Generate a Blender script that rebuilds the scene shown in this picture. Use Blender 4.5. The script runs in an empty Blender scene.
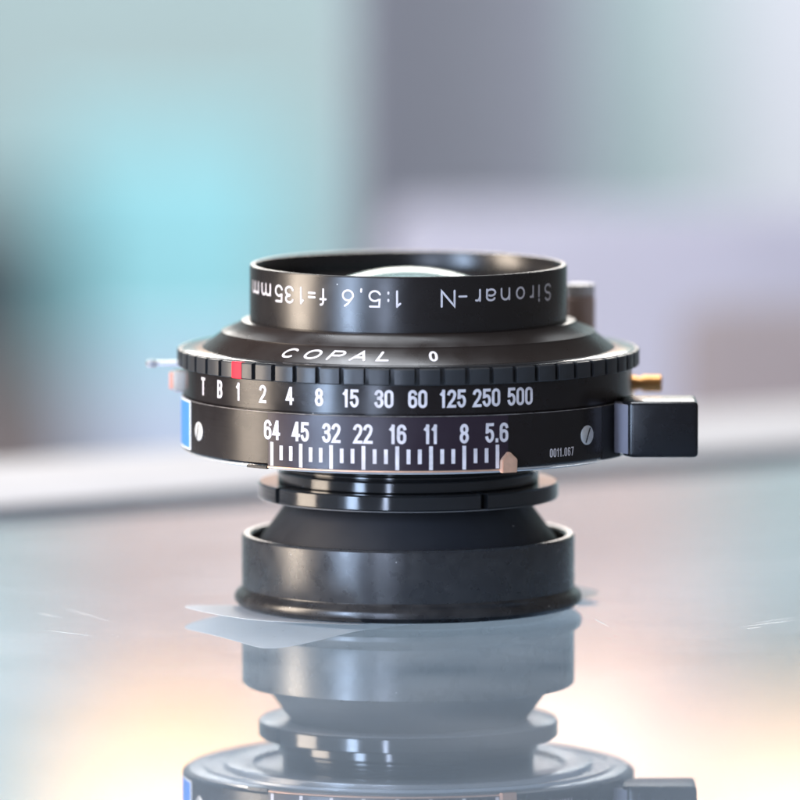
import bpy, bmesh, math, random
from mathutils import Vector
random.seed(7)
R = math.radians
MM = 0.001
scn = bpy.context.scene
col = scn.collection

# ------------------------------------------------------------------ camera
PITCH = 5.6
DIST = 1.300
cam_d = bpy.data.cameras.new('camera')
cam = bpy.data.objects.new('camera', cam_d)
col.objects.link(cam)
cam.location = (-0.0011, -DIST*math.cos(R(PITCH)), 0.0277 + DIST*math.sin(R(PITCH)))
cam.rotation_euler = (R(90 - PITCH), 0, 0)
cam_d.sensor_width = 36
cam_d.lens = 36*DIST/0.10596
cam_d.clip_start = 0.01
cam_d.clip_end = 50
cam_d.dof.use_dof = True
cam_d.dof.focus_distance = DIST - 0.022
cam_d.dof.aperture_fstop = cam_d.lens/33.0
scn.camera = cam

# ------------------------------------------------------------------ world and lamps
w = bpy.data.worlds.new('World'); scn.world = w; w.use_nodes = True
w.node_tree.nodes['Background'].inputs[0].default_value = (0.80, 0.76, 0.76, 1)
w.node_tree.nodes['Background'].inputs[1].default_value = 0.19

def area(name, loc, target, sx, sy, power, color):
    d = bpy.data.lights.new(name, 'AREA'); d.shape = 'RECTANGLE'
    d.size = sx; d.size_y = sy; d.energy = power; d.color = color
    o = bpy.data.objects.new(name, d); col.objects.link(o)
    o.location = loc
    o.rotation_euler = (Vector(target) - Vector(loc)).to_track_quat('-Z', 'Y').to_euler()
    return o

def polar(az, dist, z):      # azimuth measured from the camera side towards +x
    return (dist*math.sin(R(az)), -dist*math.cos(R(az)), z)
area('window_warm', polar(-84, .60, .10), (0, 0, .03), .20, .55, 7.5, (1, .84, .68))
area('window_cool', polar(-43, .75, .12), (0, 0, .03), .11, .60, 8.0, (.55, .72, 1))
area('window_cool_narrow', polar(-17, .80, .12), (0, 0, .03), .045, .60, 3.0, (.62, .74, 1))
area('ceiling_lamp_back', (0.0, 1.9, 1.25), (0, 2.7, -.3), 1.5, .5, 39.0, (.93, .97, 1))
area('ceiling_lamp_above', (-.15, .20, 1.0), (0, 0, 0), .5, .4, 10.5, (.88, .93, 1))
area('back_fill_lamp', (-.08, 2.86, .80), (0, 0, .02), .90, .40, 13.0, (1, .93, .86))  # added unseen lamp, brightens the mirrored shutter underside from behind

scn.view_settings.view_transform = 'Standard'
scn.view_settings.look = 'None'
scn.view_settings.exposure = 0.0
scn.view_settings.gamma = 1.0

# ------------------------------------------------------------------ helpers
def tag(o, label=None, cat=None, group=None, kind=None):
    if label: o['label'] = label
    if cat: o['category'] = cat
    if group: o['group'] = group
    if kind: o['kind'] = kind
    return o

def link(name, me, mat, parent=None):
    if mat and not me.materials: me.materials.append(mat)
    o = bpy.data.objects.new(name, me); col.objects.link(o)
    if parent: o.parent = parent
    return o

def finish(bm, name, smooth=35):
    me = bpy.data.meshes.new(name)
    bmesh.ops.recalc_face_normals(bm, faces=bm.faces)
    bm.to_mesh(me); bm.free()
    if smooth:
        me.shade_smooth(); me.set_sharp_from_angle(angle=R(smooth))
    return me

def lathe(name, prof, mat, parent, n=192, closed=True, a0=None, a1=None):
    """prof: (r, z) in mm; closed: the profile is a closed loop."""
    bm = bmesh.new(); full = a0 is None
    k = n if full else n + 1
    rings = []
    for i in range(k):
        a = 2*math.pi*i/n if full else R(a0 + (a1 - a0)*i/n)
        s, c = math.sin(a), -math.cos(a)
        rings.append([bm.verts.new((r*s*MM, r*c*MM, z*MM)) for r, z in prof])
    m = len(prof)
    for i in range(n):
        A, B = rings[i], rings[(i+1) % k]
        for j in range(m if closed else m-1):
            q = [A[j], A[(j+1) % m], B[(j+1) % m], B[j]]
            bm.faces.new(q)
    if not full and closed:
        bm.faces.new(rings[0]); bm.faces.new(rings[-1])
    bmesh.ops.remove_doubles(bm, verts=bm.verts, dist=1e-7)
    return link(name, finish(bm, name), mat, parent)

def prism(name, pts, z0, z1, mat, parent, bev=0.3, seg=2):
    bm = bmesh.new()
    lo = [bm.verts.new((x*MM, y*MM, z0*MM)) for x, y in pts]
    hi = [bm.verts.new((x*MM, y*MM, z1*MM)) for x, y in pts]
    bm.faces.new(lo); bm.faces.new(hi)
    for i in range(len(pts)):
        j = (i+1) % len(pts)
        bm.faces.new((lo[i], lo[j], hi[j], hi[i]))
    if bev: bmesh.ops.bevel(bm, geom=bm.edges[:], offset=bev*MM, segments=seg, affect='EDGES', profile=.5)
    return link(name, finish(bm, name), mat, parent)

def box(name, c, s, mat, parent=None, bev=2.0, rz=0):
    pts = [(-s[0]/2, -s[1]/2), (s[0]/2, -s[1]/2), (s[0]/2, s[1]/2), (-s[0]/2, s[1]/2)]
    o = prism(name, pts, -s[2]/2, s[2]/2, mat, parent, bev)
    o.location = Vector(c)*MM; o.rotation_euler[2] = R(rz)
    return o

def tube(name, p0, p1, r, mat, parent, n=24, caps=True, prof=None):
    """a turned piece from p0 to p1 (mm); prof: list of (t, r)"""
    p0, p1 = Vector(p0), Vector(p1); d = (p1-p0).normalized()
    u = d.orthogonal().normalized(); v = d.cross(u)
    prof = prof or [(0, r*.85), (.04, r), (.96, r), (1, r*.85)]
    bm = bmesh.new(); rings = []
    for t, rr in prof:
        c = p0.lerp(p1, t)
        rings.append([bm.verts.new((c + u*math.cos(2*math.pi*i/n)*rr + v*math.sin(2*math.pi*i/n)*rr)*MM) for i in range(n)])
    for A, B in zip(rings, rings[1:]):
        for i in range(n): bm.faces.new((A[i], A[(i+1) % n], B[(i+1) % n], B[i]))
    bm.faces.new(rings[0]); bm.faces.new(rings[-1])
    return link(name, finish(bm, name), mat, parent)

# ------------------------------------------------------------------ materials
def mat_new(name):
    m = bpy.data.materials.new(name); m.use_nodes = True
    nt = m.node_tree; b = nt.nodes['Principled BSDF']
    return m, nt, b

def mapped_noise(nt, scale, detail=4, stretch=(1, 1, 1)):
    tc = nt.nodes.new('ShaderNodeTexCoord'); mp = nt.nodes.new('ShaderNodeMapping')
    mp.inputs['Scale'].default_value = stretch
    nt.links.new(tc.outputs['Object'], mp.inputs[0])
    n = nt.nodes.new('ShaderNodeTexNoise'); n.inputs['Scale'].default_value = scale; n.inputs['Detail'].default_value = detail
    nt.links.new(mp.outputs[0], n.inputs['Vector'])
    return n, mp

def ramp(nt, src, p0, c0, p1, c1):
    r = nt.nodes.new('ShaderNodeValToRGB')
    r.color_ramp.elements[0].position = p0; r.color_ramp.elements[0].color = c0
    r.color_ramp.elements[1].position = p1; r.color_ramp.elements[1].color = c1
    nt.links.new(src, r.inputs[0]); return r

def g(v): return (v, v, v, 1)

def metal_black(name, base, r0, r1, spec=.5, wear=0.0, wear_col=(.3, .29, .27, 1), dust=.5, scale=260, stretch=(1, 1, 1), metallic=0):
    m, nt, b = mat_new(name)
    n, mp = mapped_noise(nt, scale, 5, stretch)
    rr = ramp(nt, n.outputs[0], .35, g(r0), .68, g(r1))
    nt.links.new(rr.outputs[0], b.inputs['Roughness'])
    b.inputs['Specular IOR Level'].default_value = spec
    b.inputs['Metallic'].default_value = metallic
    # dust: sparse pale specks
    vo = nt.nodes.new('ShaderNodeTexVoronoi'); vo.inputs['Scale'].default_value = 650
    nt.links.new(mp.outputs[0], vo.inputs['Vector'])
    lt = nt.nodes.new('ShaderNodeMath'); lt.operation = 'LESS_THAN'; lt.inputs[1].default_value = .065
    nt.links.new(vo.outputs['Distance'], lt.inputs[0])
    sp = nt.nodes.new('ShaderNodeSeparateColor'); nt.links.new(vo.outputs['Color'], sp.inputs[0])
    gt = nt.nodes.new('ShaderNodeMath'); gt.operation = 'GREATER_THAN'; gt.inputs[1].default_value = 1 - .12*dust
    nt.links.new(sp.outputs[0], gt.inputs[0])
    mu = nt.nodes.new('ShaderNodeMath'); mu.operation = 'MULTIPLY'
    nt.links.new(lt.outputs[0], mu.inputs[0]); nt.links.new(gt.outputs[0], mu.inputs[1])
    n2, _ = mapped_noise(nt, scale*1.1, 9)
    wr = ramp(nt, n2.outputs[0], .45, base + (1,), .72, tuple(base[i]*(1-wear) + wear_col[i]*wear for i in range(3)) + (1,))
    mix = nt.nodes.new('ShaderNodeMix'); mix.data_type = 'RGBA'
    nt.links.new(mu.outputs[0], mix.inputs[0]); nt.links.new(wr.outputs[0], mix.inputs[6])
    mix.inputs[7].default_value = (.45, .44, .42, 1)
    nt.links.new(mix.outputs[2], b.inputs['Base Color'])
    bp = nt.nodes.new('ShaderNodeBump'); bp.inputs['Strength'].default_value = .015; bp.inputs['Distance'].default_value = .0001
    nt.links.new(n2.outputs[0], bp.inputs['Height'])
    n3, _ = mapped_noise(nt, 1, 2, (60, 60, 7000))         # faint turning marks
    b2 = nt.nodes.new('ShaderNodeBump'); b2.inputs['Strength'].default_value = .10; b2.inputs['Distance'].default_value = .00004
    nt.links.new(n3.outputs[0], b2.inputs['Height']); nt.links.new(bp.outputs[0], b2.inputs['Normal'])
    nt.links.new(b2.outputs[0], b.inputs['Normal'])
    return m

def plain(name, base, rough=.5, metallic=0, spec=.5, var=.12, scale=60, stretch=(1, 1, 1)):
    m, nt, b = mat_new(name)
    n, _ = mapped_noise(nt, scale, 4, stretch)
    lo = tuple(c*(1-var) for c in base) + (1,); hi = tuple(min(1, c*(1+var)) for c in base) + (1,)
    r = ramp(nt, n.outputs[0], .3, lo, .7, hi)
    nt.links.new(r.outputs[0], b.inputs['Base Color'])
    b.inputs['Roughness'].default_value = rough; b.inputs['Metallic'].default_value = metallic
    b.inputs['Specular IOR Level'].default_value = spec
    return m

M = {}
M['barrel'] = metal_black('black_anodised_barrel', (.012, .010, .010), .25, .32, .55)
M['body'] = metal_black('black_enamel_body', (.011, .008, .008), .20, .30, .45)
M['cone'] = metal_black('black_satin_cone', (.018, .012, .010), .26, .38, .5)
M['worn'] = metal_black('worn_black_barrel', (.022, .022, .024), .25, .33, .75, wear=.05, dust=1.2, scale=500)
M['rim'] = metal_black('black_rubbed_rim', (.02, .019, .02), .22, .36, .6, wear=.10, dust=1.0)
M['matte'] = metal_black('matte_black_cone', (.012, .013, .017), .45, .6, .4)
M['ring'] = metal_black('black_glossy_ring', (.016, .017, .019), .08, .15, .6)
M['grip'] = metal_black('dark_grey_grip', (.030, .031, .033), .3, .42, .5, dust=.2)
M['inner'] = plain('flat_black_interior', (.010, .010, .012), .6)
M['scale'] = metal_black('purple_cast_scale_plate', (.022, .012, .020), .30, .4, .5, dust=.3)  # purple colour fringe over the scale put into the base colour
M['seam'] = plain('rubbed_edge_highlight', (.34, .32, .31), .4, .6, var=.5, scale=900)  # rubbed edge with the seam's bevel highlight painted in
M['white'] = plain('white_engraving_paint', (.72, .66, .66), .5, var=.16, scale=700)
M['red'] = plain('red_index_paint', (.74, .012, .035), .5, spec=.3)
M['silver'] = plain('nickel_silver_metal', (.78, .77, .75), .42, .55, var=.12, scale=900)
M['dull'] = plain('dull_grey_metal', (.42, .42, .43), .4, .6)
M['satin'] = plain('satin_silver_metal', (.93, .93, .94), .25, .7, var=.05, scale=300)
M['brass'] = plain('brass_metal', (.80, .40, .15), .35, 1, var=.15, scale=700)
M['pinkbrass'] = plain('pale_brass_metal', (.85, .52, .36), .4, .5, var=.15, scale=700)
M['lever'] = metal_black('black_lever_enamel', (.008, .008, .010), .22, .3, .5, dust=.15)
M['tan'] = plain('brown_enamel', (.74, .54, .46), .4)
M['blue'] = plain('blue_sticker_print', (.05, .21, .66), .45)
M['stickeredge'] = plain('white_sticker_paper', (.75, .75, .75), .5)

def thin_glass(name, ior, tint, rough):
    m, nt, b = mat_new(name); nt.nodes.remove(b)
    out = nt.nodes['Material Output']
    fr = nt.nodes.new('ShaderNodeFresnel'); fr.inputs[0].default_value = ior
    tr = nt.nodes.new('ShaderNodeBsdfTransparent'); tr.inputs[0].default_value = tint
    gl = nt.nodes.new('ShaderNodeBsdfGlossy'); gl.inputs['Roughness'].default_value = rough
    gl.inputs['Color'].default_value = (1, 1, 1, 1)
    mx = nt.nodes.new('ShaderNodeMixShader')
    nt.links.new(fr.outputs[0], mx.inputs[0]); nt.links.new(tr.outputs[0], mx.inputs[1]); nt.links.new(gl.outputs[0], mx.inputs[2])
    if rough < .1:          # sparse dust and faint smears lying on the glass
        tc = nt.nodes.new('ShaderNodeTexCoord'); vo = nt.nodes.new('ShaderNodeTexVoronoi'); vo.inputs['Scale'].default_value = 480
        nt.links.new(tc.outputs['Object'], vo.inputs['Vector'])
        lt = nt.nodes.new('ShaderNodeMath'); lt.operation = 'LESS_THAN'; lt.inputs[1].default_value = .065
        nt.links.new(vo.outputs['Distance'], lt.inputs[0])
        no = nt.nodes.new('ShaderNodeTexNoise'); no.inputs['Scale'].default_value = 45; no.inputs['Detail'].default_value = 6
        nt.links.new(tc.outputs['Object'], no.inputs['Vector'])
        rm = ramp(nt, no.outputs[0], .45, g(0), .8, g(.10))
        mm = nt.nodes.new('ShaderNodeMath'); mm.operation = 'MULTIPLY_ADD'; mm.inputs[1].default_value = .45
        nt.links.new(lt.outputs[0], mm.inputs[0]); nt.links.new(rm.outputs[0], mm.inputs[2])
        df = nt.nodes.new('ShaderNodeBsdfDiffuse'); df.inputs[0].default_value = (.75, .76, .78, 1)
        m2 = nt.nodes.new('ShaderNodeMixShader')
        nt.links.new(mm.outputs[0], m2.inputs[0]); nt.links.new(mx.outputs[0], m2.inputs[1]); nt.links.new(df.outputs[0], m2.inputs[2])
        mx = m2
    nt.links.new(mx.outputs[0], out.inputs[0])
    return m
M['glass'] = thin_glass('shelf_glass', 1.62, (.96, .985, 1, 1), .012)
M['glass_edge'] = thin_glass('shelf_glass_edge', 1.01, (.94, .965, .98, 1), .3)

# ------------------------------------------------------------------ setting
DIAG = math.degrees(math.atan2(82, 114))        # the shelf's back edge runs diagonally
floor_m = plain('grey_floor', (.30, .31, .33), .6, scale=8)
wall_m = plain('pale_wall', (.46, .57, .57), .8, var=.05, scale=5)
deck_m = plain('blue_grey_tabletop', (.25, .305, .38), .5, var=.06, scale=20)
rail_m = plain('pale_aluminium_rail', (.55, .53, .53), .75, spec=.25, var=.04)
dark_m = plain('shaded_joint', (.10, .09, .09), .6)

tag(box('floor', (0, 900, -405), (4400, 4400, 10), floor_m, bev=0), kind='structure')
tag(box('wall', (0, 2930, 300), (4400, 40, 1400), wall_m, bev=0), kind='structure')

t = R(DIAG); ex, ey = math.cos(t), math.sin(t)      # along the edge
nx, ny = -ey, ex                                      # outward, away from the camera
P0 = Vector((0, 155, 0))                              # a point on the back edge
def on_edge(a, out, z): return (P0.x + ex*a + nx*out, P0.y + ey*a + ny*out, z)
W, D = 900, 620
c = on_edge(-60, -D/2, -2.0)
gl = box('glass_shelf', c, (W, D, 4.0), M['glass'], bev=0, rz=DIAG)
gl.data.materials.append(M['glass_edge'])
for p in gl.data.polygons:
    p.material_index = 0 if p.normal.z > .5 else 1
tag(gl, kind='structure')
deck = box('tabletop', on_edge(-60, -D/2, -32), (W, D, 20), deck_m, bev=0, rz=DIAG)
tag(deck, kind='structure')
mat_o = box('veil_mat', on_edge(-60, -35.5, -20.8), (W-4, 68, 2.0), plain('pale_veil_mat', (.76, .84, .90), .6, var=.03), bev=0, rz=DIAG)  # pale board added so the veil in the glass brightens towards the back
tag(mat_o, 'pale blue mat board added under the glass to lighten its haze along the back edge', 'mat board')
for s in (-1, 1):
    for q in (-1, 1):
        leg = box('table_leg', on_edge(-60 + s*(W/2-40), -D/2 + q*(D/2-40), -221), (40, 40, 358), rail_m, bev=2, rz=DIAG)
        leg.parent = deck; leg.matrix_parent_inverse = deck.matrix_basis.inverted()
rail = box('shelf_edge_rail', on_edge(-60, 25, -20.2), (W, 50, 43.6), rail_m, bev=1.0, rz=DIAG)
tag(rail, 'pale metal rail along the back edge of the glass shelf, out of focus', 'rail')
lip = box('rail_shadow_gap', (0, -25.6, 20.9), (W, 1.0, 1.2), dark_m, rail, bev=0)  # dark strip paints the shaded gap below the rail

def thing_box(name, c, s, mat, label, cat, bev=4, rz=0):
    o = box(name, c, s, mat, None, bev, rz)
    return tag(o, label, cat)

def standing(name, x0, x1, y, depth, ztop, mat, label, cat, rz=0, zb=-400):
    if y > 850:              # the far row stands well back, towards the wall
        k_ = (y + 2600)/(y + 1300); y += 1300
        x0, x1, ztop = x0*k_, x1*k_, 155 - (155 - ztop)*k_
    return thing_box(name, ((x0+x1)/2, y + depth/2, (ztop+zb)/2), (x1-x0, depth, ztop-zb), mat, label, cat, 5, rz)

# out-of-focus things on the far side of the shelf
cab = prism('grey_cabinet', [(-9.5, 560), (60, 1700), (13, 1760), (-10.5, 590)], -400, 75, plain('slate_grey_paint', (.60, .61, .76), .6, var=.04), None, 4)
tag(cab, 'tall slate grey cabinet standing behind the lens, out of focus', 'cabinet')
standing('lavender_box', -4, 160, 500, 12, 14, plain('pale_lavender_paint', (.38, .38, .46), .6, var=.04),
         'low pale lavender box in front of the slate grey cabinet, out of focus', 'box')
standing('cyan_box', -98, -30, 1350, 16, -32, plain('cyan_paint', (.33, .69, .75), .6, var=.05),
         'bright cyan box before the pale wall, out of focus', 'box')
standing('pale_blue_box', -71, -14, 900, 16, -52, plain('pale_blue_card', (.56, .63, .78), .6, var=.05),
         'pale blue box standing in front of the bright cyan box, out of focus', 'box')
standing('dark_box', -260, -86, 1200, 20, -40, plain('dark_teal_paint', (.05, .07, .08), .6, var=.05),
         'dark teal box beside the bright cyan box, out of focus', 'box')
standing('brown_box', -260, -74, 1000, 20, -66, plain('brown_card', (.18, .145, .14), .7, var=.08),
         'brown card box in front of the dark teal box, out of focus', 'box')
standing('mauve_box', 48, 160, 420, 10, 3, plain('mauve_card', (.24, .21, .22), .7, var=.05),
         'low mauve grey box in front of the pale lavender box, out of focus', 'box')
standing('white_board', 86, 260, 1400, 40, 110, plain('white_board_paint', (.70, .71, .76), .6, var=.03),
         'tall white board standing beside the slate grey cabinet, out of focus', 'board')
thing_box('pink_panel', (-8, 2904, 385), (275, 10, 300), plain('pale_pink_paint', (.88, .68, .62), .7, var=.03),
         'pale pink panel fixed to the wall behind the globe lamps, seen mirrored in the glass', 'panel', 3)

# frosted warm globes on the wall: their glow is mirrored by the glass
def globe(x, z, r, strength, colr, label):
    e = bpy.data.objects.new('wall_globe_lamp', None); col.objects.link(e)
    e.location = Vector((x, 2899, z))*MM
    tag(e, label, 'lamp', 'warm globe lamps on the pale wall')
    m, nt, b = mat_new('frosted_warm_globe')
    b.inputs['Base Color'].default_value = (.9, .85, .8, 1); b.inputs['Roughness'].default_value = .6
    b.inputs['Emission Color'].default_value = colr + (1,); b.inputs['Emission Strength'].default_value = strength
    tube('wall_mount', (0, 0, 0), (0, -8, 0), r*.6, M['satin'], e, 32)
    tube('neck', (0, -8, 0), (0, -20, 0), r*.35, M['satin'], e, 32)
    prof = [(0, r*.36)] + [(.5 - .5*math.cos(math.pi*k/16), r*math.sin(math.pi*k/16)) for k in range(3, 16)] + [(1, r*.05)]
    tube('globe', (0, -18, 0), (0, -18 - 2*r, 0), r, m, e, 40, prof=prof)
    return e
globe(-99, 424, 45, 2.4, (1, .58, .21), 'frosted yellow globe lamp on the pink panel, seen mirrored in the glass')
globe(177, 428, 46, 2.2, (1, .58, .27), 'frosted white globe lamp on the pale wall beside the pink panel, mirrored')
globe(64, 388, 38, 1.4, (1, .62, .42), 'small peach globe lamp on the pink panel, seen mirrored in the glass')

# ------------------------------------------------------------------ stroke lettering
def arc(cx, cy, rx, ry, a0, a1, n=12):
    return [(cx + rx*math.cos(R(a0 + (a1-a0)*i/n)), cy + ry*math.sin(R(a0 + (a1-a0)*i/n))) for i in range(n+1)]

def glyph(ch, k=.25):
    """strokes of a character in a unit box (centre lines); k: vertical radius of the bowls"""
    A = arc
    if ch in '0O': return [(A(.5, 1-k, .5, k, 180, 0) + A(.5, k, .5, k, 0, -180), True)]
    if ch == '1': return [([(.62, 0), (.62, 1)], False), ([(.08, .80), (.62, .97)], False)]
    if ch == '2': return [(A(.5, 1-k, .5, k, 170, -20) + [(.80, .50), (.22, .18), (.0, .0), (1, 0)], False)]
    if ch == '3': return [(A(.5, .78, .47, .22, 165, -70, 14) + [(.42, .55)], False), ([(.42, .53)] + A(.5, .265, .5, .265, 75, -165, 14), False)]
    if ch == '4': return [([(.74, 0), (.74, 1)], False), ([(.62, .96), (.02, .27), (1.05, .27)], False)]
    if ch == '5': return [([(.95, 1), (.1, 1), (.06, .56)] + A(.5, .32, .5, .32, 130, -160, 18), False)]
    if ch == '6' and k > .4: return [([(.80, 1), (.45, .82), (.12, .5)] + A(.5, .32, .5, .32, 160, 500, 26), False)]
    if ch == '6': return [(A(.5, 1-k, .5, k, 15, 180) + A(.5, k, .5, k, 180, 360) + A(.5, .38, .5, .22, 0, 165), False)]
    if ch == '7': return [([(0, 1), (1, 1), (.35, 0)], False)]
    if ch == '8': return [(A(.5, .765, .44, .235, -90, 270, 20)[:-1], True), (A(.5, .265, .5, .265, -90, 270, 20)[:-1], True)]
    if ch == 'T': return [([(0, 1), (1, 1)], False), ([(.5, 1), (.5, 0)], False)]
    if ch == 'B': return [([(.5, .53), (0, .53), (0, 1), (.5, 1)] + A(.55, .77, .4, .23, 90, -90)[0:], False), ([(0, .53), (0, 0), (.5, 0)] + A(.55, .265, .45, .265, -90, 90), False)]
    if ch == 'C': return [(A(.5, .5, .5, .5, 48, 312, 20), False)]
    if ch == 'P': return [([(0, 0), (0, 1), (.6, 1)] + A(.65, .74, .35, .26, 90, -90) + [(0, .48)], False)]
    if ch == 'A': return [([(0, 0), (.5, 1), (1, 0)], False), ([(.2, .32), (.8, .32)], False)]
    if ch == 'L': return [([(0, 1), (0, 0), (1, 0)], False)]
    if ch == 'N': return [([(0, 0), (0, 1), (1, 0), (1, 1)], False)]
    if ch == 'S': return [(A(.5, .76, .46, .24, 25, 260, 14) + A(.5, .26, .5, .26, 80, -155, 16), False)]
    if ch == 'i': return [([(.5, 0), (.5, .68)], False), ([(.5, .88), (.5, .98)], False)]
    if ch == 'r': return [([(.1, 0), (.1, .70)], False), (A(.6, .34, .5, .34, 170, 70, 8), False)]
    if ch == 'o': return [(A(.5, .35, .5, .35, 0, 360, 20)[:-1], True)]
    if ch == 'n': return [([(0, 0), (0, .70)], False), (A(.5, .38, .48, .32, 175, 0, 10) + [(.98, 0)], False)]
    if ch == 'a': return [(A(.48, .50, .44, .20, 160, 0, 10) + [(.92, 0)], False), (A(.46, .2, .46, .2, 60, 330, 14), False)]
    if ch == 'm': return [([(0, 0), (0, .70)], False), (A(.26, .46, .24, .24, 175, 0, 8) + [(.5, 0)], False), (A(.75, .46, .25, .24, 175, 0, 8) + [(1, 0)], False)]
    if ch == 'f': return [(A(.75, .78, .35, .22, 80, 180, 8) + [(.40, 0)], False), ([(0, .64), (.85, .64)], False)]
    if ch == '-': return [([(0, .38), (1, .38)], False)]
    if ch == '=': return [([(0, .28), (1, .28)], False), ([(0, .55), (1, .55)], False)]
    if ch == ':': return [([(.5, .08), (.5, .16)], False), ([(.5, .55), (.5, .63)], False)]
    if ch == '.': return [([(.5, .0), (.5, .06)], False)]
    if ch == ',': return [([(.5, .06), (.40, -.10)], False)]
    return []

def ribbon(pts, closed, h, cap=True):
    """outline quads of a stroke (half width h) -> list of polygons in 2D"""
    P = [Vector(p) for p in pts]
    if not closed and not cap:
        P[0] = P[0] - (P[1]-P[0]).normalized()*h; P[-1] = P[-1] + (P[-1]-P[-2]).normalized()*h
    if not closed:   # densify so that it can follow a curved surface
        pass
    n = len(P); L, Rr = [], []
    for i in range(n):
        a = P[i-1] if (i or closed) else None
        b = P[(i+1) % n] if (i < n-1 or closed) else None
        d0 = (P[i]-a).normalized() if a is not None else None
        d1 = (b-P[i]).normalized() if b is not None else None
        if d0 is None: d0 = d1
        if d1 is None: d1 = d0
        t_ = (d0+d1)
        t_ = t_.normalized() if t_.length > 1e-6 else d1
        nrm = Vector((-t_.y, t_.x))
        cs = max(.45, nrm.dot(Vector((-d1.y, d1.x))))
        L.append(P[i] + nrm*h/cs); Rr.append(P[i] - nrm*h/cs)
    polys = []
    for i in range(n if closed else n-1):
        j = (i+1) % n
        polys.append([L[i], Rr[i], Rr[j], L[j]])
    if cap and not closed:
        for k_, s in ((0, 1), (n-1, -1)):
            d = (P[1]-P[0]) if k_ == 0 else (P[-1]-P[-2])
            a = math.atan2(d.y, d.x) + (math.pi/2 if k_ == 0 else -math.pi/2)
            polys.append([P[k_] + Vector((math.cos(a + math.pi*i/6), math.sin(a + math.pi*i/6)))*h for i in range(7)])
    return polys

def lettering(name, items, surf, mat, parent, stroke, k=.25, cap=True):
    """items: (char, u centre, v base, width, height, shear, flip); surf(u, v, lift) -> point in mm"""
    bm = bmesh.new(); lift = 0
    for ch, u0, v0, wd, ht, shear, flip in items:
        h = stroke/2
        for si, (pts, closed) in enumerate(glyph(ch, k)):
            iw = max(wd - 2*h, .02); ih = ht - 2*h
            q = []
            for x, y in pts:
                X = (x-.5)*iw; Y = h + y*ih
                q.append((X + shear*(Y - ht/2), Y))
            # split long segments
            qq = []
            for a, b in zip(q, q[1:] + ([q[0]] if closed else [])):
                m_ = max(1, int(math.dist(a, b)/.5))
                qq += [(a[0] + (b[0]-a[0])*i/m_, a[1] + (b[1]-a[1])*i/m_) for i in range(m_)]
            if not closed: qq.append(q[-1])
            lift = .03 + .006*si
            for pi, poly in enumerate(ribbon(qq, closed, h, cap)):
                vs = []
                for p in poly:
                    X, Y = p.x, p.y
                    if flip: X, Y = -X, ht - Y
                    vs.append(bm.verts.new(Vector(surf(u0 + X, v0 + Y, lift))*MM))
                try: bm.faces.new(vs)
                except ValueError: pass
    bmesh.ops.remove_doubles(bm, verts=bm.verts, dist=1e-7)
    me = bpy.data.meshes.new(name); bm.to_mesh(me); bm.free()
    return link(name, me, mat, parent)

def cyl(r):
    return lambda u, v, l: ((r+l)*math.sin(u/r), -(r+l)*math.cos(u/r), v)

S = 7.55                                         # photograph pixels per millimetre at the lens
def ang(px, r): return math.asin(max(-1, min(1, (px-408.5)/(r*S))))

# ------------------------------------------------------------------ the lens
lens = bpy.data.objects.new('view_camera_lens', None); col.objects.link(lens)
lens.location = (0, 0, .45*MM)
tag(lens, 'black view camera lens in leaf shutter standing face up on the glass shelf', 'lens')

# rear cell
lathe('rear_rim', [(20.5, 0), (21.6, 0), (22.5, .25), (23.0, .75), (23.05, 1.3), (22.85, 1.8), (22.4, 2.15), (22.15, 2.35), (22.05, 2.6), (20.5, 2.6)], M['rim'], lens)
lathe('rear_barrel', [(20.9, 2.6), (22.02, 2.6), (22.05, 2.7), (22.05, 9.3), (21.8, 9.58), (21.1, 9.55), (20.8, 9.3), (20.75, 6.5), (20.9, 6.3)], M['worn'], lens)
lathe('rear_cone', [(20.6, 6.4), (20.4, 7.6), (19.6, 9.0), (16.2, 13.6), (15.6, 14.3), (12, 14.3), (12, 6.4)], M['matte'], lens)
lathe('rear_glass', [(0, 2.2), (6, 2.0), (12, 1.4), (17, .8), (20.4, .6), (20.4, 2.6), (0, 2.6)], M['inner'], lens, closed=False)
# retaining ring with four slots
rg = bpy.data.objects.new('retaining_ring', None)
prof = [(16, 14.5), (19.7, 14.5), (19.9, 14.7), (19.9, 16.35), (19.7, 16.55), (16, 16.55)]
bm = bmesh.new()
slots = [30, 120, 210, 300]; sw = 1.6
for q in range(4):
    a0, a1 = slots[q] + sw, slots[q] + 90 - sw
    n = 48; rings = []
    for i in range(n+1):
        a = R(a0 + (a1-a0)*i/n)
        rings.append([bm.verts.new((r*math.sin(a)*MM, -r*math.cos(a)*MM, z*MM)) for r, z in prof])
    for A_, B_ in zip(rings, rings[1:]):
        for j in range(len(prof)):
            jj = (j+1) % len(prof); bm.faces.new((A_[j], A_[jj], B_[jj], B_[j]))
    bm.faces.new(rings[0]); bm.faces.new(rings[-1])
bpy.data.objects.remove(rg)
rg = link('retaining_ring', finish(bm, 'retaining_ring'), M['ring'], lens)
lathe('retaining_ring_core', [(15, 14.4), (18.4, 14.4), (18.4, 16.4), (15, 16.4)], M['inner'], lens)
lathe('retaining_ring_face', [(15.8, 14.34), (19.6, 14.34), (19.75, 14.42), (19.6, 14.49), (15.8, 14.49)], M['satin'], lens)
# threaded mount
th = [(14, 16.3), (17.2, 16.6), (17.3, 16.7), (17.3, 17.9), (17.15, 18.05)]
z = 18.05
for i in range(4):
    th += [(16.6, z+.05), (16.5, z+.2), (16.75, z+.35), (16.75, z+.5), (16.5, z+.62)]; z += .66
th += [(16.3, 20.9), (14, 20.9)]
lathe('mount_thread', th, M['ring'], lens)

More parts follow.
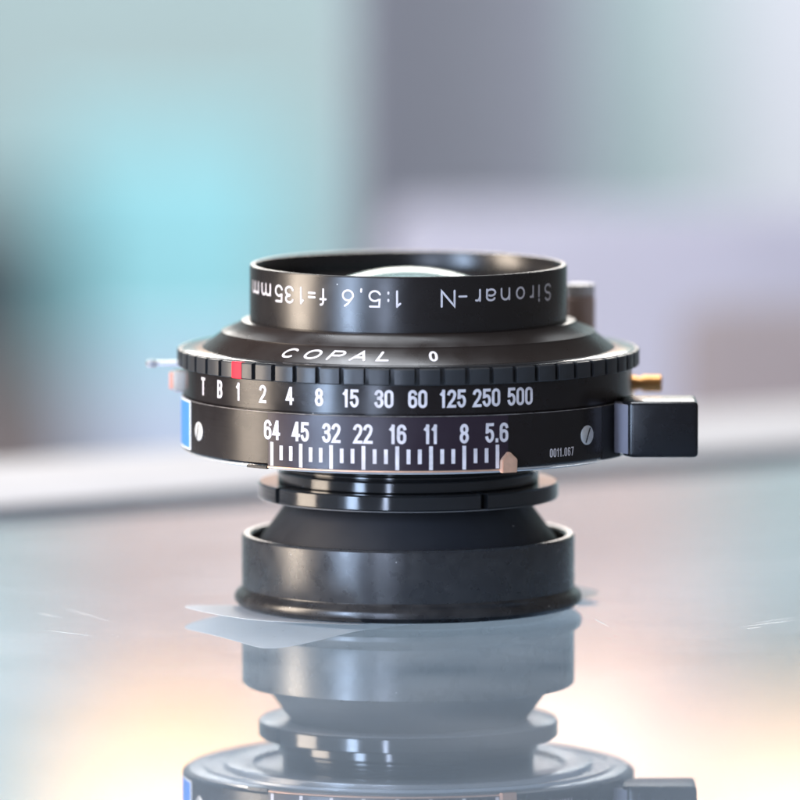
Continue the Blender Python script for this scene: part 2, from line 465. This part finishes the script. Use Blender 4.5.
# shutter
lathe('shutter_back_plate', [(13, 20.9), (13, 20.5), (20.5, 20.5), (20.6, 19.95), (20.8, 19.85), (24.3, 19.85), (24.5, 19.95), (24.5, 20.45), (26.6, 20.45), (26.7, 20.2), (27.3, 20.2), (27.4, 20.5), (28.9, 20.6), (29.2, 20.7), (29.2, 20.95), (13, 20.95)][::-1], M['satin'], lens)
body = lathe('shutter_body', [(13, 20.96), (29.6, 20.96), (29.85, 21.1), (30.0, 21.3), (30.0, 27.95), (29.9, 28.02), (29.45, 28.08), (29.45, 28.18), (13, 28.18)], M['body'], lens)
speed = lathe('speed_ring', [(13, 28.18), (29.5, 28.18), (29.62, 28.28), (29.62, 32.0), (13, 32.0)], M['body'], lens)
grip = lathe('grip_ring', [(13, 32.0), (29.7, 32.0), (29.75, 32.1), (29.75, 34.15), (29.7, 34.25), (29.6, 34.2), (13, 34.2)], M['grip'], lens)
lathe('top_plate', [(26, 34.21), (29.85, 34.21), (29.95, 34.26), (29.8, 34.34), (27.4, 34.40), (26, 34.40)], M['ring'], lens)
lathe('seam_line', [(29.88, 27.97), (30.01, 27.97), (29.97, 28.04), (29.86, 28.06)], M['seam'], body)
# aperture scale plate let into the body
a0, a1 = math.degrees(ang(270.5, 30)), math.degrees(ang(506, 30))
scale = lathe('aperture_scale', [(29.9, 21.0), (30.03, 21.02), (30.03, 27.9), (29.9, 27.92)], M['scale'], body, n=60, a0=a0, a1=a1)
lathe('scale_edge', [(29.6, 20.72), (30.05, 20.72), (30.1, 20.8), (30.05, 20.93), (29.6, 20.93)], M['pinkbrass'], body, n=60, a0=a0, a1=a1)
lathe('scale_stop', [(29.7, 20.55), (30.1, 20.55), (30.15, 20.95), (29.7, 20.95)], M['lever'], body, n=8, a0=math.degrees(ang(250, 30)), a1=a0-.3)

# grip teeth
NT = 58
tooth_me = None
step = 360/NT
def tooth_mesh(half, r0, r1, z0, z1, name):
    bm = bmesh.new(); n = 4; rings = []
    pr = [(r0, z0), (r1-.06, z0), (r1, z0+.08), (r1, z1-.12), (r1-.1, z1), (r0, z1)]
    for i in range(n+1):
        a = R(-half + 2*half*i/n)
        sh = .07 if i in (0, n) else 0
        rings.append([bm.verts.new(((r - (sh if r > r0 else 0))*math.sin(a)*MM, -(r - (sh if r > r0 else 0))*math.cos(a)*MM, z_*MM)) for r, z_ in pr])
    for A_, B_ in zip(rings, rings[1:]):
        for j in range(len(pr)):
            jj = (j+1) % len(pr); bm.faces.new((A_[j], A_[jj], B_[jj], B_[j]))
    bm.faces.new(rings[0]); bm.faces.new(rings[-1])
    return finish(bm, name, 30)
tm = tooth_mesh(step*.395, 29.6, 30.6, 32.15, 34.22, 'grip_tooth')
for i in range(NT):
    o = link('grip_tooth', tm, M['grip'], grip)
    o.rotation_euler[2] = R(-4.1 + step*(i + .5))
ri = link('red_index', tooth_mesh(1.75, 29.8, 30.72, 32.1, 34.3, 'red_index'), M['red'], grip)
ri.rotation_euler[2] = ang(239.5, 30.6)
ri['label'] = 'red index mark on the grip ring'

# speed numerals
def numerals(name, text, px, r, zbase, ht, cw, stroke, parent, gap=.25, k=.22):
    ws = [cw*(.45 if ch == '.' else .72 if ch == '1' else 1) for ch in text]
    tot = sum(ws) + gap*(len(text)-1); u = ang(px, r)*r - tot/2
    items = []
    for ch, wd in zip(text, ws):
        items.append((ch, u + wd/2, zbase, (.42 if ch == '.' else wd), ht, 0, False)); u += wd + gap
    return lettering(name, items, cyl(r), M['white'], parent, stroke, k, False)
for tx, px in (('T', 205.5), ('B', 222.5), ('1', 241), ('2', 265.5), ('4', 292), ('8', 321), ('15', 352), ('30', 384.5), ('60', 417.5), ('125', 452), ('250', 485), ('500', 518)):
    numerals('speed_numeral', tx, px, 29.62, 29.10, 2.35, 1.18, .37, speed, .12)
for tx, px in (('64', 274.5), ('45', 302.5), ('32', 333), ('22', 364), ('16', 398), ('11', 430.5), ('8', 463), ('5.6', 495)):
    numerals('aperture_numeral', tx, px, 30.04, 24.45, 2.55, 1.22, .40, body, .12)
# ticks
main = [274.5, 303, 332.8, 364.5, 397.5, 430.5, 463, 495.5]
def tick(px, z0, z1, wd):
    r = 30.04; a = ang(px, r); bm = bmesh.new(); f = cyl(r); u = a*r
    vs = []
    for (x, y) in ((-wd/2, z0), (wd/2, z0), (wd/2, z1), (-wd/2, z1)):
        vs.append(bm.verts.new(Vector(f(u+x, y, .03))*MM))
    bm.faces.new(vs)
    me = bpy.data.meshes.new('aperture_tick'); bm.to_mesh(me); bm.free()
    link('aperture_tick', me, M['white'], body)
for i, px in enumerate(main):
    tick(px, 21.05, 24.15, .5)
    if i < 7:
        for f_ in (1/3, 2/3):
            A_, B_ = ang(px, 30), ang(main[i+1], 30)
            tick(408.5 + 30*S*math.sin(A_ + (B_-A_)*f_), 21.85, 23.75, .5)
numerals('serial_number', '0011.067', 559.5, 30.0, 22.05, 1.15, .48, .15, body, .13)

# front cone and lettering
cone = lathe('front_cone', [(20, 34.3), (27.25, 34.3), (27.3, 34.42), (24.9, 36.25), (24.75, 36.55), (24.3, 36.75), (22.4, 37.55), (22.1, 37.95), (21.6, 38.05), (20, 38.05)], M['cone'], lens)
def cone_surf(u, v, l):       # v: distance up the slope from its lower edge
    r0, z0, r1, z1 = 27.3, 34.42, 24.9, 36.25
    Ls = math.hypot(r1-r0, z1-z0); f = v/Ls
    r = r0 + (r1-r0)*f; z_ = z0 + (z1-z0)*f
    nr, nz = -(z1-z0)/Ls*-1, (r0-r1)/Ls
    r += nr*l; z_ += nz*l
    a = u/26.1
    return (r*math.sin(a), -r*math.cos(a), z_)
items = []
for ch, px, wd in (('C', 292, 2.2), ('O', 314.5, 2.3), ('P', 338, 2.0), ('A', 361, 2.2), ('L', 385.5, 1.7)):
    items.append((ch, ang(px, 26.1)*26.1, .72, wd, 1.9, .40, False))
items.append(('0', ang(433, 26.1)*26.1, .72, 1.15, 1.95, .0, False))
lettering('maker_lettering', items, cone_surf, M['white'], cone, .35, k=.42)

# front barrel
fb = lathe('front_barrel', [(20.1, 37.9), (20.85, 37.9), (21.0, 38.05), (21.0, 45.1), (20.9, 45.32), (20.7, 45.4), (20.3, 45.35), (20.2, 45.2), (20.2, 43.0), (19.0, 42.4), (17.0, 42.2), (15.6, 42.2), (15.4, 38.0)], M['barrel'], lens)
LT = [('S', 546.5, 1.5), ('i', 537.5, .5), ('r', 530, 1.0), ('o', 519, 1.45), ('n', 504, 1.4), ('a', 489.5, 1.45), ('r', 476.5, 1.0), ('-', 462, 1.1), ('N', 447.5, 1.75),
      ('1', 398, .9), (':', 388.8, .4), ('5', 375.5, 1.5), (',', 362, .5), ('6', 349, 1.5), ('f', 324, 1.1), ('=', 313.3, 1.1), ('1', 303, .8), ('3', 291, 1.5), ('5', 280.5, 1.5), ('m', 267.5, 2.35), ('m', 256.7, 2.5)]
items = [(ch, ang(px, 21)*21, 41.35, wd*1.14, 2.3, 0, True) for ch, px, wd in LT]
lettering('lens_lettering', items, cyl(21), M['white'], fb, .27, k=.5)

# front element: a coated dome
m, nt, b = mat_new('coated_glass')
b.inputs['Base Color'].default_value = (.05, .13, .13, 1); b.inputs['Roughness'].default_value = .2
b.inputs['IOR'].default_value = 1.75; b.inputs['Specular Tint'].default_value = (.6, 1, 1, 1)
b.inputs['Specular IOR Level'].default_value = .8
dome = []
Rc, ra, top = 26.0, 15.5, 44.9
for i in range(25):
    r = ra*i/24; dome.append((r, top - Rc + math.sqrt(Rc*Rc - r*r)))
lathe('front_element', dome + [(15.5, 38.2), (0, 38.2)], m, lens, closed=False)

# screws
def screw(px, z, rr, tilt):
    a = ang(px, 30); e = Vector((math.sin(a), -math.cos(a), 0)); p = e*29.9 + Vector((0, 0, z))
    o = tube('screw', p, p + e*.28, rr, M['silver'], body, 24, prof=[(0, rr), (.6, rr), (1, rr*.8)])
    tvec = Vector((math.cos(a), math.sin(a), 0))
    d = tvec*math.cos(R(tilt)) + Vector((0, 0, 1))*math.sin(R(tilt)); s = e.cross(d)
    bm = bmesh.new()
    q = [p + e*.30 + d*(sx*rr*.82) + s*(sy*.11) for sx, sy in ((-1, -1), (1, -1), (1, 1), (-1, 1))]
    bm.faces.new([bm.verts.new(x*MM) for x in q])
    me = bpy.data.meshes.new('slot'); bm.to_mesh(me); bm.free()
    link('slot', me, M['inner'], o)
screw(584.5, 24.5, 1.28, 65)
screw(201, 24.3, 1.25, 70)

# brass aperture pointer (house shaped)
a = ang(505.5, 30); e = Vector((math.sin(a), -math.cos(a), 0)); tv = Vector((math.cos(a), math.sin(a), 0))
bm = bmesh.new()
shape = [(-1.15, 20.5), (1.15, 20.5), (1.2, 22.2), (.25, 23.15), (-.15, 23.15), (-1.1, 22.1)]
f0 = [bm.verts.new((e*29.95 + tv*x + Vector((0, 0, z_)))*MM) for x, z_ in shape]
f1 = [bm.verts.new((e*(30.75 if z_ < 22.5 else 30.4) + tv*x*.92 + Vector((0, 0, z_)))*MM) for x, z_ in shape]
bm.faces.new(f0); bm.faces.new(f1)
for i in range(6): bm.faces.new((f0[i], f0[(i+1) % 6], f1[(i+1) % 6], f1[i]))
bmesh.ops.bevel(bm, geom=bm.edges[:], offset=.08*MM, segments=2, affect='EDGES')
link('aperture_pointer', finish(bm, 'aperture_pointer'), M['pinkbrass'], lens)

# cocking lever, black tab on the right
lathe('lever_slot', [(29.7, 21.0), (30.06, 21.0), (30.06, 28.0), (29.7, 28.0)], M['inner'], body, n=10, a0=math.degrees(ang(600, 30)), a1=68)
lv = prism('cocking_lever', [(28.9, -16.6), (37.9, -16.6), (37.9, -7), (30.5, -7), (28.0, -8), (28.0, -14.8)], 21.3, 28.6, M['lever'], lens, bev=.55, seg=3)
prism('lever_cheek', [(27.0, -14.0), (28.75, -16.3), (29.2, -12), (27.0, -11)], 21.7, 28.2, plain('lit_lever_side', (.20, .19, .22), .4), lv, bev=.12)  # paler grey paints the light caught by the black tab's chamfer

# fittings round the shutter
def fit(name, *a_, **k_): return tube(name, *a_, **k_)
fit('cable_socket', (27, 9, 28.6), (33.8, 9, 28.6), 1.0, M['brass'], lens, 24, prof=[(0, 1.1), (.5, 1.1), (.5, .9), (.62, .9), (.62, 1.15), (.97, 1.15), (1, .95)])
kn = fit('sync_post', (23.1, 17.5, 34.0), (23.1, 17.5, 39.6), 1.95, M['tan'], lens, 32)
fit('post_cap', (23.1, 17.5, 39.6), (23.1, 17.5, 41.2), 1.9, plain('pale_pink_plastic', (.95, .88, .86), .4), kn, 32)
sl = prism('release_lever', [(-28, 2), (-33.2, 3.2), (-34.6, 3.0), (-34.9, 4.2), (-34.4, 5.3), (-33.0, 5.4), (-28, 6.5)], 31.55, 32.05, M['dull'], lens, bev=.15)
tube('lever_tip', (-34.1, 4.2, 31.3), (-34.1, 4.2, 32.2), .6, M['dull'], sl, 20)
sy = box('sync_terminal', (-30.1, 3.0, 29.6), (2.2, 3.0, 2.8), plain('pale_terminal', (.40, .37, .33), .4, scale=300), lens, bev=.4)
box('terminal_tip', (-1.3, 0, 0), (.6, 2.2, 2.2), plain('salmon_plastic', (.80, .34, .24), .4), sy, bev=.2)
# blue sticker on the side of the body
lathe('sticker', [(29.98, 21.5), (30.05, 21.5), (30.05, 28.0), (29.98, 28.0)], M['stickeredge'], body, n=16, a0=-97, a1=-72.5)
lathe('sticker_print', [(30.04, 21.75), (30.08, 21.75), (30.08, 27.75), (30.04, 27.75)], M['blue'], body, n=16, a0=-97, a1=-73.4)

# ------------------------------------------------------------------ loose sheet under the lens
m, nt, b = mat_new('translucent_sheet'); out = nt.nodes['Material Output']
n, _ = mapped_noise(nt, 90, 3)
cr = ramp(nt, n.outputs[0], .3, (.88, .88, .89, 1), .7, (.93, .93, .93, 1)); nt.links.new(cr.outputs[0], b.inputs['Base Color'])
b.inputs['Roughness'].default_value = .35
tl = nt.nodes.new('ShaderNodeBsdfTranslucent'); tl.inputs[0].default_value = (.97, .97, .97, 1)
mx = nt.nodes.new('ShaderNodeMixShader'); mx.inputs[0].default_value = .7
nt.links.new(b.outputs[0], mx.inputs[1]); nt.links.new(tl.outputs[0], mx.inputs[2]); nt.links.new(mx.outputs[0], out.inputs[0])
cl, cf, crr = Vector((-31.2, -8.8)), Vector((-17.7, -32)), Vector((27.2, 9)); cb = cl + crr - cf
bm = bmesh.new(); nu, nv = 48, 24; G = {}
for lay, dz in ((0, 0), (1, .06)):
    for i in range(nu+1):
        for j in range(nv+1):
            X_, Y_ = 2*i/nu-1, 2*j/nv-1
            X_, Y_ = X_*(1-.05*abs(Y_)**9), Y_*(1-.11*abs(X_)**14)
            p = cf.lerp(crr, (X_+1)/2).lerp(cl.lerp(cb, (X_+1)/2), (Y_+1)/2)
            r = p.length; h = .34 + .10*max(0, r-22.3)**1.05
            if p.x > 0 and p.y > 0: h = .34 + .07*max(0, r-22.3)
            G[lay, i, j] = bm.verts.new((p.x*MM, p.y*MM, (h+dz)*MM))
for i in range(nu):
    for j in range(nv):
        for lay in (0, 1):
            bm.faces.new((G[lay, i, j], G[lay, i+1, j], G[lay, i+1, j+1], G[lay, i, j+1]))
for i in range(nu):
    for j in (0, nv): bm.faces.new((G[0, i, j], G[0, i+1, j], G[1, i+1, j], G[1, i, j]))
for j in range(nv):
    for i in (0, nu): bm.faces.new((G[0, i, j], G[0, i, j+1], G[1, i, j+1], G[1, i, j]))
tag(link('paper_slip', finish(bm, 'paper_slip'), m), 'thin translucent white slip pinned under the lens, its corners lifting', 'paper slip')

# ------------------------------------------------------------------ scratches on the glass
sm = plain('glass_scratch', (.48, .5, .52), .4)
def scratch(x0, y0, x1, y1, wd):
    bm = bmesh.new(); n = 8
    d = Vector((x1-x0, y1-y0)).normalized(); nn = Vector((-d.y, d.x))
    prev = None
    for i in range(n+1):
        f = i/n; p = Vector((x0 + (x1-x0)*f, y0 + (y1-y0)*f)) + nn*random.uniform(-.08, .08)
        hw = wd*.5*math.sin(math.pi*min(.97, max(.03, f)))
        cur = [bm.verts.new(((p+nn*s_*hw).x*MM, (p+nn*s_*hw).y*MM, .012*MM)) for s_ in (-1, 1)]
        if prev: bm.faces.new((prev[0], prev[1], cur[1], cur[0]))
        prev = cur
    me = bpy.data.meshes.new('scratch'); bm.to_mesh(me); bm.free()
    o = link('scratch', me, sm, gl); o.matrix_parent_inverse = gl.matrix_basis.inverted()
def plane(px, py):            # a photograph pixel on the glass
    e_ = R(PITCH + math.degrees(math.atan((py-400)/(DIST*1000*S))))
    d_ = cam.location.z*1000/math.tan(e_)
    Y = d_ + cam.location.y*1000
    return ((px-400)/S*(d_/1300.0)*1.0 - 1.1, Y)
for q in ((594, 618, 611, 627, .5), (742, 627, 800, 620, .7), (752, 624, 800, 617, .4), (748, 629, 764, 627, .7), (34, 613, 60, 618, .4), (40, 630, 90, 636, .4), (60, 608, 110, 622, .25)):
    p, q2 = plane(q[0], q[1]), plane(q[2], q[3]); scratch(*p, *q2, q[4]*.55)
